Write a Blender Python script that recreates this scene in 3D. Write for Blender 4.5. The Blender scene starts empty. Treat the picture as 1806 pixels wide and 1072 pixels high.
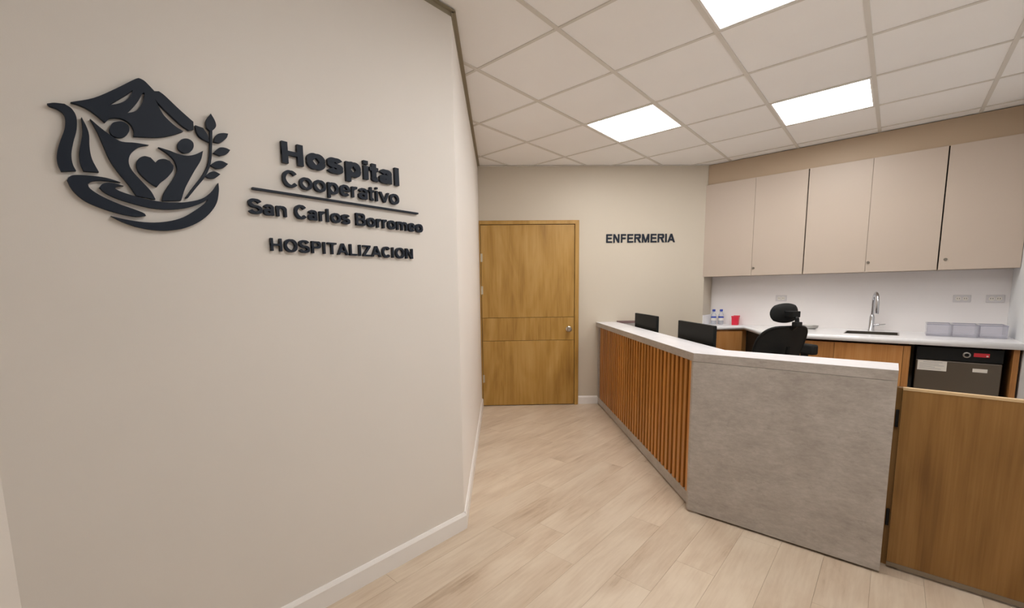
import bpy, bmesh, math, random
from mathutils import Vector, Matrix
random.seed(7)
SC = bpy.context.scene
COL = SC.collection

# ------------------------------------------------------------------ camera, world, exposure
CAMX, CAMY, EYE = 2.0327, -1.3707, 1.322          # eye height above the floor
cam = bpy.data.cameras.new('camera')
cam.sensor_width = 36.0
cam.lens = 36.0 * 754.66 / 1806
cam.shift_y = 67.5 / 1806                          # the frame is the upper part of the lens picture
cam.clip_start = 0.02
co = bpy.data.objects.new('camera', cam)
COL.objects.link(co)
rt = Vector((0.747047, 0.66467, -0.011617)); up = Vector((-0.070236, 0.096294, 0.992872)); fw = Vector((-0.661051, 0.740906, -0.11862))
M = Matrix(((rt.x, up.x, -fw.x, CAMX), (rt.y, up.y, -fw.y, CAMY), (rt.z, up.z, -fw.z, EYE), (0, 0, 0, 1)))
co.matrix_world = M
SC.camera = co
w = bpy.data.worlds.new('world'); SC.world = w; w.use_nodes = True
w.node_tree.nodes['Background'].inputs[0].default_value = (0.8, 0.85, 0.9, 1)
w.node_tree.nodes['Background'].inputs[1].default_value = 0.05
SC.view_settings.view_transform = 'Standard'
SC.view_settings.look = 'None'
SC.view_settings.gamma = 1
SC.view_settings.use_curve_mapping = False
SC.view_settings.exposure = 0.0
SC.cycles.use_denoising = True
SC.cycles.max_bounces = 10
SC.cycles.diffuse_bounces = 6
LAMP = 19.0                                        # radiance of the ceiling panels
LAMP_COL = (1.0, 0.98, 0.95)

# ------------------------------------------------------------------ helpers
def lin(r, g, b):
    f = lambda c: c / 12.92 if c <= 0.04045 else ((c + 0.055) / 1.055) ** 2.4
    return (f(r / 255), f(g / 255), f(b / 255), 1)

def newmat(name):
    m = bpy.data.materials.new(name); m.use_nodes = True
    nt = m.node_tree
    return m, nt, nt.nodes['Principled BSDF']

def N(nt, kind, **kw):
    n = nt.nodes.new(kind)
    for k, v in kw.items():
        setattr(n, k, v)
    return n

def paint(name, c, rough=0.6, metal=0.0, bump=0.0, bscale=120, var=0.03, spec=0.5, vscale=2.0):
    m, nt, b = newmat(name)
    tc = N(nt, 'ShaderNodeTexCoord')
    no = N(nt, 'ShaderNodeTexNoise'); no.inputs['Scale'].default_value = vscale; no.inputs['Detail'].default_value = 3
    nt.links.new(tc.outputs['Object'], no.inputs['Vector'])
    mx = N(nt, 'ShaderNodeMix', data_type='RGBA')
    base = lin(*c)
    mx.inputs['A'].default_value = tuple(v * (1 - var) for v in base[:3]) + (1,)
    mx.inputs['B'].default_value = tuple(min(1, v * (1 + var)) for v in base[:3]) + (1,)
    nt.links.new(no.outputs['Fac'], mx.inputs['Factor'])
    nt.links.new(mx.outputs['Result'], b.inputs['Base Color'])
    b.inputs['Roughness'].default_value = rough
    b.inputs['Metallic'].default_value = metal
    b.inputs['Specular IOR Level'].default_value = spec
    if bump:
        n2 = N(nt, 'ShaderNodeTexNoise'); n2.inputs['Scale'].default_value = bscale; n2.inputs['Detail'].default_value = 2
        nt.links.new(tc.outputs['Object'], n2.inputs['Vector'])
        bp = N(nt, 'ShaderNodeBump'); bp.inputs['Strength'].default_value = bump; bp.inputs['Distance'].default_value = 0.002
        nt.links.new(n2.outputs['Fac'], bp.inputs['Height'])
        nt.links.new(bp.outputs['Normal'], b.inputs['Normal'])
    return m

def wood(name, stops, axis='z', across=14.0, along=0.7, rough=0.45, rnd=0.12, figure=0.5, spec=0.4, warp=1.2, fine=0.2):
    """stops: list of (position, sRGB) from dark to light; grain runs along axis"""
    m, nt, b = newmat(name)
    L = nt.links.new
    tc = N(nt, 'ShaderNodeTexCoord'); oi = N(nt, 'ShaderNodeObjectInfo')
    mul = N(nt, 'ShaderNodeMath', operation='MULTIPLY'); mul.inputs[1].default_value = 37.0
    L(oi.outputs['Random'], mul.inputs[0])
    add = N(nt, 'ShaderNodeVectorMath', operation='ADD')
    L(tc.outputs['Object'], add.inputs[0]); L(mul.outputs[0], add.inputs[1])
    mp = N(nt, 'ShaderNodeMapping')
    sc = {'x': (along, across, across), 'y': (across, along, across), 'z': (across, across, along)}[axis]
    mp.inputs['Scale'].default_value = sc
    L(add.outputs[0], mp.inputs['Vector'])
    n1 = N(nt, 'ShaderNodeTexNoise'); n1.inputs['Scale'].default_value = 1.0; n1.inputs['Detail'].default_value = 6
    n1.inputs['Roughness'].default_value = 0.65; n1.inputs['Distortion'].default_value = 0.4
    L(mp.outputs[0], n1.inputs['Vector'])
    mp2 = N(nt, 'ShaderNodeMapping')
    mp2.inputs['Scale'].default_value = tuple(v * (0.32 if v == across else 0.9) for v in sc)
    L(add.outputs[0], mp2.inputs['Vector'])
    n2 = N(nt, 'ShaderNodeTexNoise'); n2.inputs['Scale'].default_value = 1.0; n2.inputs['Detail'].default_value = 2
    n2.inputs['Distortion'].default_value = warp
    L(mp2.outputs[0], n2.inputs['Vector'])
    mp3 = N(nt, 'ShaderNodeMapping'); mp3.inputs['Scale'].default_value = tuple(v * (9 if v == across else 3) for v in sc)
    L(add.outputs[0], mp3.inputs['Vector'])
    n3 = N(nt, 'ShaderNodeTexNoise'); n3.inputs['Scale'].default_value = 1.0; n3.inputs['Detail'].default_value = 2
    L(mp3.outputs[0], n3.inputs['Vector'])
    a = N(nt, 'ShaderNodeMix', data_type='FLOAT'); a.inputs['Factor'].default_value = figure
    L(n1.outputs['Fac'], a.inputs['A']); L(n2.outputs['Fac'], a.inputs['B'])
    a2 = N(nt, 'ShaderNodeMix', data_type='FLOAT'); a2.inputs['Factor'].default_value = fine
    L(a.outputs[0], a2.inputs['A']); L(n3.outputs['Fac'], a2.inputs['B'])
    cr = N(nt, 'ShaderNodeValToRGB')
    e = cr.color_ramp.elements
    while len(e) < len(stops): e.new(0.5)
    for i, (p, c) in enumerate(stops):
        e[i].position = p; e[i].color = lin(*c)
    L(a2.outputs[0], cr.inputs['Fac'])
    hs = N(nt, 'ShaderNodeHueSaturation')
    mr = N(nt, 'ShaderNodeMapRange'); mr.inputs['To Min'].default_value = 1 - rnd; mr.inputs['To Max'].default_value = 1 + rnd
    L(oi.outputs['Random'], mr.inputs['Value']); L(mr.outputs[0], hs.inputs['Value'])
    L(cr.outputs['Color'], hs.inputs['Color'])
    L(hs.outputs['Color'], b.inputs['Base Color'])
    b.inputs['Roughness'].default_value = rough
    b.inputs['Specular IOR Level'].default_value = spec
    bp = N(nt, 'ShaderNodeBump'); bp.inputs['Strength'].default_value = 0.08; bp.inputs['Distance'].default_value = 0.001
    L(n3.outputs['Fac'], bp.inputs['Height']); L(bp.outputs['Normal'], b.inputs['Normal'])
    return m

def stone(name, c1, c2, c3, rough=0.4):
    m, nt, b = newmat(name); L = nt.links.new
    tc = N(nt, 'ShaderNodeTexCoord')
    def noise(scale, sc, det, ro):
        mp = N(nt, 'ShaderNodeMapping'); mp.inputs['Scale'].default_value = sc
        L(tc.outputs['Object'], mp.inputs['Vector'])
        n = N(nt, 'ShaderNodeTexNoise'); n.inputs['Scale'].default_value = scale; n.inputs['Detail'].default_value = det; n.inputs['Roughness'].default_value = ro
        L(mp.outputs[0], n.inputs['Vector']); return n.outputs['Fac']
    cloud = noise(5.0, (1, 1, 1.7), 8, 0.66)
    fine = noise(34.0, (1, 1, 2.6), 5, 0.72)
    a = N(nt, 'ShaderNodeMix', data_type='FLOAT'); a.inputs['Factor'].default_value = 0.45
    L(cloud, a.inputs['A']); L(fine, a.inputs['B'])
    cr = N(nt, 'ShaderNodeValToRGB'); e = cr.color_ramp.elements; e.new(0.5)
    for i, (p, c) in enumerate(((0.34, c1), (0.5, c2), (0.64, c3))):
        e[i].position = p; e[i].color = lin(*c)
    L(a.outputs[0], cr.inputs['Fac'])
    fl = noise(15.0, (1, 1, 1.8), 4, 0.8)
    fr = N(nt, 'ShaderNodeMapRange'); fr.inputs['From Min'].default_value = 0.60; fr.inputs['From Max'].default_value = 0.74
    L(fl, fr.inputs['Value'])
    mx = N(nt, 'ShaderNodeMix', data_type='RGBA'); mx.inputs['B'].default_value = lin(*[max(0, v - 16) for v in c1])
    mu = N(nt, 'ShaderNodeMath', operation='MULTIPLY'); mu.inputs[1].default_value = 0.55
    L(fr.outputs[0], mu.inputs[0]); L(mu.outputs[0], mx.inputs['Factor'])
    L(cr.outputs['Color'], mx.inputs['A']); L(mx.outputs['Result'], b.inputs['Base Color'])
    b.inputs['Roughness'].default_value = rough
    return m

def prism(bm, pts, z0, z1):
    """vertical prism over an xy polygon"""
    ar = sum(pts[i][0] * pts[(i + 1) % len(pts)][1] - pts[(i + 1) % len(pts)][0] * pts[i][1] for i in range(len(pts)))
    if ar < 0: pts = list(reversed(pts))
    lo = [bm.verts.new((p[0], p[1], z0)) for p in pts]
    hi = [bm.verts.new((p[0], p[1], z1)) for p in pts]
    n = len(pts)
    bm.faces.new(list(reversed(lo))); bm.faces.new(hi)
    for i in range(n):
        bm.faces.new((lo[i], lo[(i + 1) % n], hi[(i + 1) % n], hi[i]))

def box(bm, x0, x1, y0, y1, z0, z1):
    prism(bm, [(x0, y0), (x1, y0), (x1, y1), (x0, y1)], z0, z1)

class Frame:
    """a wall or counter face: o = origin, u = along it, n = into the room; box() in (s, d, z)"""
    def __init__(s, o, u, n):
        s.o, s.u, s.n = Vector(o), Vector(u), Vector(n)
    def at(s, a, d):
        p = s.o + s.u * a + s.n * d
        return (p.x, p.y)
    def box(s, bm, s0, s1, d0, d1, z0, z1):
        prism(bm, [s.at(s0, d0), s.at(s1, d0), s.at(s1, d1), s.at(s0, d1)], z0, z1)
    def bar(s, bm, s0, s1, prof):
        """extrude a (d, z) profile along the wall"""
        a = [bm.verts.new((*s.at(s0, d), z)) for d, z in prof]
        b = [bm.verts.new((*s.at(s1, d), z)) for d, z in prof]
        n = len(prof)
        bm.faces.new(a); bm.faces.new(list(reversed(b)))
        for i in range(n):
            bm.faces.new((a[i], b[i], b[(i + 1) % n], a[(i + 1) % n]))

def tube(bm, path, r, seg=12, cap=True):
    path = [Vector(p) for p in path]
    rs = r if isinstance(r, (list, tuple)) else [r] * len(path)
    rings = []
    t0 = (path[1] - path[0]).normalized()
    ref = Vector((0, 0, 1)) if abs(t0.z) < 0.9 else Vector((1, 0, 0))
    x = t0.cross(ref).normalized()
    for i, p in enumerate(path):
        a = path[max(0, i - 1)]; c = path[min(len(path) - 1, i + 1)]
        t = (c - a).normalized()
        x = (x - t * x.dot(t)).normalized()
        y = t.cross(x)
        rings.append([bm.verts.new(p + (x * math.cos(2 * math.pi * k / seg) + y * math.sin(2 * math.pi * k / seg)) * rs[i]) for k in range(seg)])
    for A, B in zip(rings, rings[1:]):
        for k in range(seg):
            bm.faces.new((A[k], A[(k + 1) % seg], B[(k + 1) % seg], B[k]))
    if cap:
        bm.faces.new(list(reversed(rings[0]))); bm.faces.new(rings[-1])

def lathe(bm, prof, c=(0, 0, 0), seg=24, axis=None, sx=1.0, sy=1.0):
    """revolve (r, h) profile about axis (default z) through c"""
    q = Vector((0, 0, 1)).rotation_difference(Vector(axis)).to_matrix() if axis else Matrix.Identity(3)
    c = Vector(c); rings = []
    for r, h in prof:
        if r < 1e-6:
            rings.append([bm.verts.new(c + q @ Vector((0, 0, h)))])
        else:
            rings.append([bm.verts.new(c + q @ Vector((r * sx * math.cos(2 * math.pi * k / seg), r * sy * math.sin(2 * math.pi * k / seg), h))) for k in range(seg)])
    for A, B in zip(rings, rings[1:]):
        for k in range(seg):
            k2 = (k + 1) % seg
            if len(A) == 1 and len(B) == 1: continue
            if len(A) == 1: bm.faces.new((A[0], B[k2], B[k]))
            elif len(B) == 1: bm.faces.new((A[k], A[k2], B[0]))
            else: bm.faces.new((A[k], A[k2], B[k2], B[k]))

def wloc(o):
    v = Vector((0, 0, 0))
    while o is not None:
        v += o.location; o = o.parent
    return v

def obj(name, bm, mat, parent=None, local=False, bevel=0.0, smooth=False, seg=2, label=None, kind=None, angle=40):
    """links bm as ONE mesh object; world coordinates unless local"""
    bmesh.ops.recalc_face_normals(bm, faces=bm.faces)
    vs = [v.co for v in bm.verts]
    lo = Vector([min(v[i] for v in vs) for i in range(3)]); hi = Vector([max(v[i] for v in vs) for i in range(3)])
    base = Vector(((lo.x + hi.x) / 2, (lo.y + hi.y) / 2, lo.z))
    bmesh.ops.translate(bm, verts=bm.verts, vec=-base)
    me = bpy.data.meshes.new(name)
    if smooth:
        for f in bm.faces: f.smooth = True
    bm.to_mesh(me); bm.free()
    if smooth:
        me.set_sharp_from_angle(angle=math.radians(angle))
    me.materials.append(mat)
    o = bpy.data.objects.new(name, me); COL.objects.link(o)
    o.location = base
    if parent is not None:
        o.parent = parent
        if not local: o.location = base - wloc(parent)
    if bevel:
        b = o.modifiers.new('bevel', 'BEVEL'); b.width = bevel; b.segments = seg; b.limit_method = 'ANGLE'; b.angle_limit = math.radians(35)
    if label: o['label'] = label
    if kind: o['kind'] = kind
    return o

def thing(name, label, cat, loc=(0, 0, 0), rz=0.0, group=None):
    o = bpy.data.objects.new(name, None); COL.objects.link(o)
    o.empty_display_size = 0.1
    o.location = loc; o.rotation_euler = (0, 0, rz)
    o['label'] = label; o['category'] = cat
    if group: o['group'] = group
    return o

def tag(o, label, cat, group=None):
    o['label'] = label; o['category'] = cat
    if group: o['group'] = group
    return o

def struct(name, bm, mat, **kw):
    o = obj(name, bm, mat, **kw); o['kind'] = 'structure'
    return o

def clip(poly, x0, x1, y0, y1):
    """clip an xy polygon to a rectangle"""
    for axis, lim, keep in ((0, x0, 1), (0, x1, -1), (1, y0, 1), (1, y1, -1)):
        out = []
        for i in range(len(poly)):
            a, b = poly[i], poly[(i + 1) % len(poly)]
            da, db = (a[axis] - lim) * keep, (b[axis] - lim) * keep
            if da >= 0: out.append(a)
            if (da >= 0) != (db >= 0):
                t = da / (da - db)
                out.append((a[0] + (b[0] - a[0]) * t, a[1] + (b[1] - a[1]) * t))
        poly = out
        if len(poly) < 3: return []
    res = []
    for p in poly:
        if not res or math.hypot(p[0] - res[-1][0], p[1] - res[-1][1]) > 1e-4: res.append(p)
    if len(res) > 2 and math.hypot(res[0][0] - res[-1][0], res[0][1] - res[-1][1]) < 1e-4: res.pop()
    ar = abs(sum(res[i][0] * res[(i + 1) % len(res)][1] - res[(i + 1) % len(res)][0] * res[i][1] for i in range(len(res)))) / 2
    return res if len(res) > 2 and ar > 2e-4 else []

def smoothpoly(pts, n=4, sharp=50):
    """closed Catmull-Rom through pts, keeping sharp corners"""
    P = [Vector(p) for p in pts]; m = len(P); out = []
    corner = []
    for i in range(m):
        a = (P[i] - P[i - 1]); b = (P[(i + 1) % m] - P[i])
        corner.append(a.angle(b) > math.radians(sharp) if a.length and b.length else True)
    for i in range(m):
        p1, p2 = P[i], P[(i + 1) % m]
        p0 = p1 - (p2 - p1) if corner[i] else P[i - 1]
        p3 = p2 + (p2 - p1) if corner[(i + 1) % m] else P[(i + 2) % m]
        for k in range(n):
            t = k / n
            out.append(0.5 * ((2 * p1) + (p2 - p0) * t + (2 * p0 - 5 * p1 + 4 * p2 - p3) * t * t + (3 * p1 - p0 - 3 * p2 + p3) * t ** 3))
    return [(v.x, v.y) for v in out]

def plate(polys, depth, to_world):
    """flat cut-out: polygons (first outline, then holes) in wall coordinates -> bmesh of a solid of that depth"""
    cu = bpy.data.curves.new('cut', 'CURVE'); cu.dimensions = '2D'; cu.fill_mode = 'BOTH'; cu.extrude = 0.5
    for pts in polys:
        sp = cu.splines.new('POLY'); sp.points.add(len(pts) - 1); sp.use_cyclic_u = True
        for q, p in zip(sp.points, pts): q.co = (p[0], p[1], 0, 1)
    return curve_bm(cu, depth, to_world)

def curve_bm(cu, depth, to_world):
    o = bpy.data.objects.new('cut', cu); COL.objects.link(o)
    dg = bpy.context.evaluated_depsgraph_get()
    me = bpy.data.meshes.new_from_object(o.evaluated_get(dg))
    bm = bmesh.new(); bm.from_mesh(me)
    bmesh.ops.remove_doubles(bm, verts=bm.verts, dist=1e-5)
    bpy.data.objects.remove(o); bpy.data.curves.remove(cu); bpy.data.meshes.remove(me)
    if to_world:
        for v in bm.verts:
            v.co = to_world(v.co.x, v.co.y, (v.co.z + 0.5) * depth)
    return bm

# ---- grotesque capitals and small letters, drawn as strokes (unit = cap height)
ADV = dict(H=1.0, O=1.086, S=.93, P=.93, I=.39, T=.85, A=1.0, L=.85, Z=.85, C=1.0, N=1.0, E=.93, F=.85, R=1.0, M=1.16, B=1.0,
           o=.853, s=.776, p=.853, i=.388, t=.465, a=.776, l=.388, e=.776, r=.543, v=.776, n=.853, m=1.24)
ADV[' '] = .388
def ribbon(path, w0, w1=None):
    """outline quads of a pen stroke: w0 is the pen width across horizontal travel, w1 across vertical travel"""
    P = [Vector(p) for p in path]; L, R = [], []
    for i, p in enumerate(P):
        t = (P[min(i + 1, len(P) - 1)] - P[max(i - 1, 0)]).normalized()
        n = Vector((-t.y, t.x)); w = w0 * abs(n.y) + (w1 or w0) * abs(n.x)
        L.append(p + n * w / 2); R.append(p - n * w / 2)
    return [[L[i], R[i], R[i + 1], L[i + 1]] for i in range(len(P) - 1)]
def arc(cx, cy, rx, ry, a0, a1, n=16):
    return [(cx + rx * math.cos(math.radians(a0 + (a1 - a0) * k / n)), cy + ry * math.sin(math.radians(a0 + (a1 - a0) * k / n))) for k in range(n + 1)]
def glyph(c, s):
    """list of polygons; s = stem width"""
    t = s * 0.86; w = ADV[c]; l, r = 0.09, w - 0.09; X = 0.735; q = []
    rect = lambda x0, x1, y0, y1: q.append([(x0, y0), (x1, y0), (x1, y1), (x0, y1)])
    rib = lambda path: q.extend(ribbon(path, t, s))
    if c in 'HIPRBELFTN' and c != 'T': rect(l, l + s, 0, 1)
    if c == 'H': rect(r - s, r, 0, 1); rect(l, r, .5 - t / 2, .5 + t / 2)
    if c == 'N': rect(r - s, r, 0, 1); q.append([(l, 1), (l + 1.1 * s, 1), (r, 0), (r - 1.1 * s, 0)])
    if c == 'M':
        k = w / 2; rect(l, l + s * .92, 0, 1); rect(r - s * .92, r, 0, 1)
        q.append([(l, 1), (l + 1.15 * s, 1), (k + .45 * s, 0), (k - .45 * s, 0)]); q.append([(r - 1.15 * s, 1), (r, 1), (k + .45 * s, 0), (k - .45 * s, 0)])
    if c == 'T': rect(.03, w - .03, 1 - t, 1); rect(w / 2 - s / 2, w / 2 + s / 2, 0, 1)
    if c == 'L': rect(l, r + .03, 0, t)
    if c in 'EF':
        rect(l, r + .02, 1 - t, 1); rect(l, r - .02, .52 - t / 2, .52 + t / 2)
        if c == 'E': rect(l, r + .04, 0, t)
    if c == 'Z':
        rect(.06, w - .06, 1 - t, 1); rect(.04, w - .04, 0, t); q.append([(w - .06 - 1.35 * s, 1 - t), (w - .06, 1 - t), (.04 + 1.35 * s, t), (.04, t)])
    if c == 'A':
        k = w / 2
        q.append([(0, 0), (1.08 * s, 0), (k + .54 * s, 1), (k - .54 * s, 1)]); q.append([(w - 1.08 * s, 0), (w, 0), (k + .54 * s, 1), (k - .54 * s, 1)])
        rect(.22, w - .22, .22, .22 + t)
    if c == 'O': rib(arc(w / 2, .5, w / 2 - .05 - s / 2, .515 - t / 2, 0, 360, 32))
    if c == 'C': rib(arc(w / 2 + .02, .5, w / 2 - .06 - s / 2, .515 - t / 2, 38, 322, 28))
    if c in 'Ss':
        h = 1.0 if c == 'S' else X; ry = (h + .03 - t) / 4; rx = w / 2 - .06 - s / 2
        up_ = arc(w / 2, h / 2 + ry, rx, ry, 18, 262, 18); dn = arc(w / 2, h / 2 - ry, rx * 1.04, ry, 82, -165, 18)
        rib(up_ + dn)
    if c in 'PR':
        m = .42 if c == 'P' else .45; yt, yb = 1 - t / 2, m + t / 2; k = r - (yt - yb) / 2 - s / 2 + .05
        rib([(l, yt)] + arc(k, (yt + yb) / 2, r - k - s / 2 + .03, (yt - yb) / 2, 90, -90, 14) + [(l, yb)])
        if c == 'R': q.append([(w * .46, .46), (w * .46 + 1.2 * s, .46), (w - .01, 0), (w - .01 - 1.25 * s, 0)])
    if c == 'B':
        for yt, yb, e in ((1 - t / 2, .52, r - .04), (.52, t / 2, r + .02)):
            k = e - (yt - yb) / 2 - s / 2
            rib([(l, yt)] + arc(k, (yt + yb) / 2, e - k - s / 2, (yt - yb) / 2, 90, -90, 14) + [(l, yb)])
    if c == 'l': rect(l, l + s, 0, 1)
    if c == 'i': rect(l, l + s, 0, X); rect(l, l + s, 1 - t, 1)
    if c == 'o': rib(arc(w / 2, X / 2, w / 2 - .05 - s / 2, X / 2 + .012 - t / 2, 0, 360, 28))
    if c == 'p':
        rect(l, l + s, -.28, X); rib(arc((l + r + .03) / 2, X / 2, (r + .03 - l) / 2 - s / 2, X / 2 + .012 - t / 2, 0, 360, 28))
    if c == 'e':
        rib(arc(w / 2, X / 2, w / 2 - .05 - s / 2, X / 2 + .012 - t / 2, 0, 318, 26)); rect(.05 + s * .5, w - .05, X / 2 - t * .42, X / 2 + t * .3)
    if c in 'nmr':
        rect(l, l + s, 0, X)
        if c == 'r': rib(arc(l + s / 2 + .26, X - .30 + .0, .26, .30 - t / 2 + .012, 180, 78, 10))
        else:
            st = [(l, r)] if c == 'n' else [(l, (l + r + s) / 2), ((l + r - s) / 2, r)]
            for a, b in st:
                k = (a + b) / 2; rib(arc(k, X - .27, (b - a) / 2 - s / 2, .27 - t / 2 + .012, 180, 0, 14) + [(b - s / 2, 0)])
    if c == 't':
        rect(.11, .11 + s, .17, .93); rect(.01, w - .02, X - t, X); rib([(.11 + s / 2, .2)] + arc(.11 + s / 2 + .12, .17, .12, .17 - t / 2, 180, 300, 8))
    if c == 'v':
        k = w / 2
        q.append([(0, X), (1.05 * s, X), (k + .5 * s, 0), (k - .5 * s, 0)]); q.append([(w - 1.05 * s, X), (w, X), (k + .5 * s, 0), (k - .5 * s, 0)])
    if c == 'a':
        rib(arc(w / 2 - .01, X - .25, w / 2 - .08 - s / 2, .25 - t / 2 + .012, 165, 0, 14) + [(r - s / 2, 0)])
        rib(arc(w / 2 - .03, .215, w / 2 - .07 - s / 2, .225 - t / 2, 0, 360, 22))
    return q
def lettering(text, a0, a1, base, cap, stem, depth, to_world, mat, parent, track=0.0):
    """one solid per letter; text spans a0..a1 along the wall, baseline and cap height in metres"""
    pos = []; x = 0
    for c in text:
        pos.append(x); x += ADV[c] + track
    polys = [(c, p, glyph(c, stem) if c != ' ' else []) for c, p in zip(text, pos)]
    xs = [p + v[0] for c, p, q in polys for g in q for v in g]
    X0, X1 = min(xs), max(xs); kx = (a1 - a0) / (X1 - X0)
    for c, p, q in polys:
        if not q: continue
        bm = bmesh.new()
        for gi, g in enumerate(q):
            dd = depth + gi * 0.00002
            pts = [Vector(v[:2]) for v in g]
            ar = sum(pts[i].x * pts[(i + 1) % 4].y - pts[(i + 1) % 4].x * pts[i].y for i in range(4))
            if ar < 0: pts.reverse()
            lo = [bm.verts.new(to_world(a0 + (p + v.x - X0) * kx, base + v.y * cap, gi * 0.000005)) for v in pts]
            hi = [bm.verts.new(to_world(a0 + (p + v.x - X0) * kx, base + v.y * cap, dd)) for v in pts]
            bm.faces.new(lo[::-1]); bm.faces.new(hi)
            for i in range(4): bm.faces.new((lo[i], lo[(i + 1) % 4], hi[(i + 1) % 4], hi[i]))
        obj('letter', bm, mat, parent)

# ------------------------------------------------------------------ materials
M_wall = paint('wall_paint', (223, 217, 210), 0.55, bump=0.05, bscale=300)
M_sliver = paint('wall_paint_lit', (234, 229, 224), 0.5, bump=0.05, bscale=300)  # wall colour lightened for the lamp light this angled face catches
M_far = paint('far_wall_paint', (199, 189, 173), 0.55, bump=0.05, bscale=300)
M_white = paint('white_paint', (222, 224, 226), 0.5)
M_trim = paint('white_skirting', (232, 228, 224), 0.35)
M_bulk = paint('bulkhead_laminate_shaded', (178, 157, 133), 0.5)  # tan darkened for the weak grazing light close to the ceiling
M_tile = paint('ceiling_tile', (244, 242, 240), 0.9, bump=0.25, bscale=220)
M_bar = paint('ceiling_bar', (215, 210, 202), 0.5)
M_angle = paint('ceiling_angle', (150, 140, 118), 0.5)
M_floor = wood('oak_vinyl', [(0.29, (156, 134, 112)), (0.42, (194, 174, 152)), (0.56, (208, 191, 170)), (0.76, (218, 203, 183))], 'y', 9, 1.7, 0.42, 0.025, 0.38, fine=0.18)
M_gapf = paint('floor_joint', (150, 126, 104), 0.8)
M_door = wood('door_oak', [(0.28, (128, 88, 36)), (0.48, (170, 130, 62)), (0.72, (196, 158, 94))], 'z', 13, 0.9, 0.4, 0.0, 0.5, warp=2.0)
M_slat = wood('slat_teak', [(0.25, (150, 90, 34)), (0.5, (186, 124, 56)), (0.75, (206, 150, 82))], 'z', 30, 1.2, 0.4, 0.16, 0.4)
M_back = wood('slat_backing', [(0.3, (84, 42, 10)), (0.7, (112, 60, 18))], 'z', 20, 1.0, 0.5, 0.0, 0.4)
M_base = wood('cabinet_walnut', [(0.28, (132, 80, 38)), (0.48, (176, 122, 68)), (0.72, (198, 148, 94))], 'z', 18, 0.8, 0.42, 0.06, 0.55)
M_gate = wood('gate_walnut', [(0.28, (98, 62, 28)), (0.46, (136, 98, 50)), (0.56, (150, 110, 60)), (0.74, (166, 126, 76))], 'z', 12, 0.8, 0.42, 0.0, 0.55, warp=2.2)
M_edge = paint('gate_edging', (206, 176, 134), 0.4)
M_stone = stone('concrete_laminate', (152, 144, 137), (171, 163, 155), (187, 180, 173), 0.36)
M_stonetop = stone('pale_stone_laminate', (214, 212, 214), (224, 222, 225), (231, 229, 232), 0.3)
M_cab = paint('cabinet_laminate', (188, 173, 159), 0.45, var=0.02)
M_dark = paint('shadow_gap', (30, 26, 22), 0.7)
M_quartz = paint('white_quartz', (240, 240, 242), 0.22, var=0.015, vscale=30)
M_splash = paint('white_splashback', (233, 229, 228), 0.3)
M_navy = paint('navy_acrylic', (24, 33, 47), 0.5, spec=0.25)
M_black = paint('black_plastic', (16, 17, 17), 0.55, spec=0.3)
M_soft = paint('black_fabric', (17, 18, 18), 0.8, bump=0.3, bscale=500)
M_grey = paint('grey_plastic', (92, 94, 98), 0.4)
M_mon = paint('monitor_plastic', (17, 19, 18), 0.6, spec=0.2)
M_screen = paint('monitor_screen', (10, 11, 14), 0.15)
M_chrome = paint('chrome', (205, 206, 210), 0.16, 1.0)
M_steel = paint('brushed_steel', (176, 174, 170), 0.32, 1.0)
M_nickel = paint('satin_nickel', (190, 186, 178), 0.28, 1.0)
M_fridge = paint('fridge_steel', (112, 104, 94), 0.38, 0.75)
M_rail = paint('aluminium_rail', (140, 128, 112), 0.4, 0.5)
M_paper = paint('paper', (226, 222, 214), 0.8)
M_ink = paint('printed_lines', (150, 150, 160), 0.8)
M_red = paint('red_plastic', (222, 44, 70), 0.4)
M_redtag = paint('red_sticker', (206, 46, 58), 0.5)
M_blue = paint('blue_plastic', (38, 66, 168), 0.4)
M_maroon = paint('mauve_board', (118, 92, 90), 0.6)
M_lock = paint('lock_metal', (150, 144, 134), 0.3, 0.9)
M_plate = paint('outlet_plate', (210, 207, 208), 0.4)
M_hinge = paint('hinge_metal', (196, 186, 166), 0.35, 0.6)

def glassy(name, c, rough, alpha):
    m, nt, b = newmat(name)
    b.inputs['Base Color'].default_value = lin(*c)
    b.inputs['Roughness'].default_value = rough
    tr = N(nt, 'ShaderNodeBsdfTransparent'); tr.inputs[0].default_value = (0.95, 0.95, 0.97, 1)
    mx = N(nt, 'ShaderNodeMixShader')
    lw = N(nt, 'ShaderNodeLayerWeight'); lw.inputs[0].default_value = 0.35
    mr = N(nt, 'ShaderNodeMapRange'); mr.inputs['To Min'].default_value = alpha; mr.inputs['To Max'].default_value = min(1, alpha + 0.45)
    nt.links.new(lw.outputs['Facing'], mr.inputs['Value']); nt.links.new(mr.outputs[0], mx.inputs[0])
    nt.links.new(tr.outputs[0], mx.inputs[1]); nt.links.new(b.outputs[0], mx.inputs[2])
    nt.links.new(mx.outputs[0], nt.nodes['Material Output'].inputs[0])
    return m
M_clear = glassy('clear_plastic', (215, 225, 235), 0.15, 0.22)
M_acryl = glassy('clear_acrylic', (205, 205, 214), 0.12, 0.16)
M_acrim = glassy('clear_acrylic_edge', (168, 168, 182), 0.15, 0.6)
M_sink = paint('sink_steel', (112, 106, 98), 0.35, 0.8)

M_lamp, nt, b = newmat('lamp_diffuser')
b.inputs['Base Color'].default_value = (0.9, 0.9, 0.9, 1)
b.inputs['Emission Color'].default_value = (*LAMP_COL, 1)
b.inputs['Emission Strength'].default_value = LAMP

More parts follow.
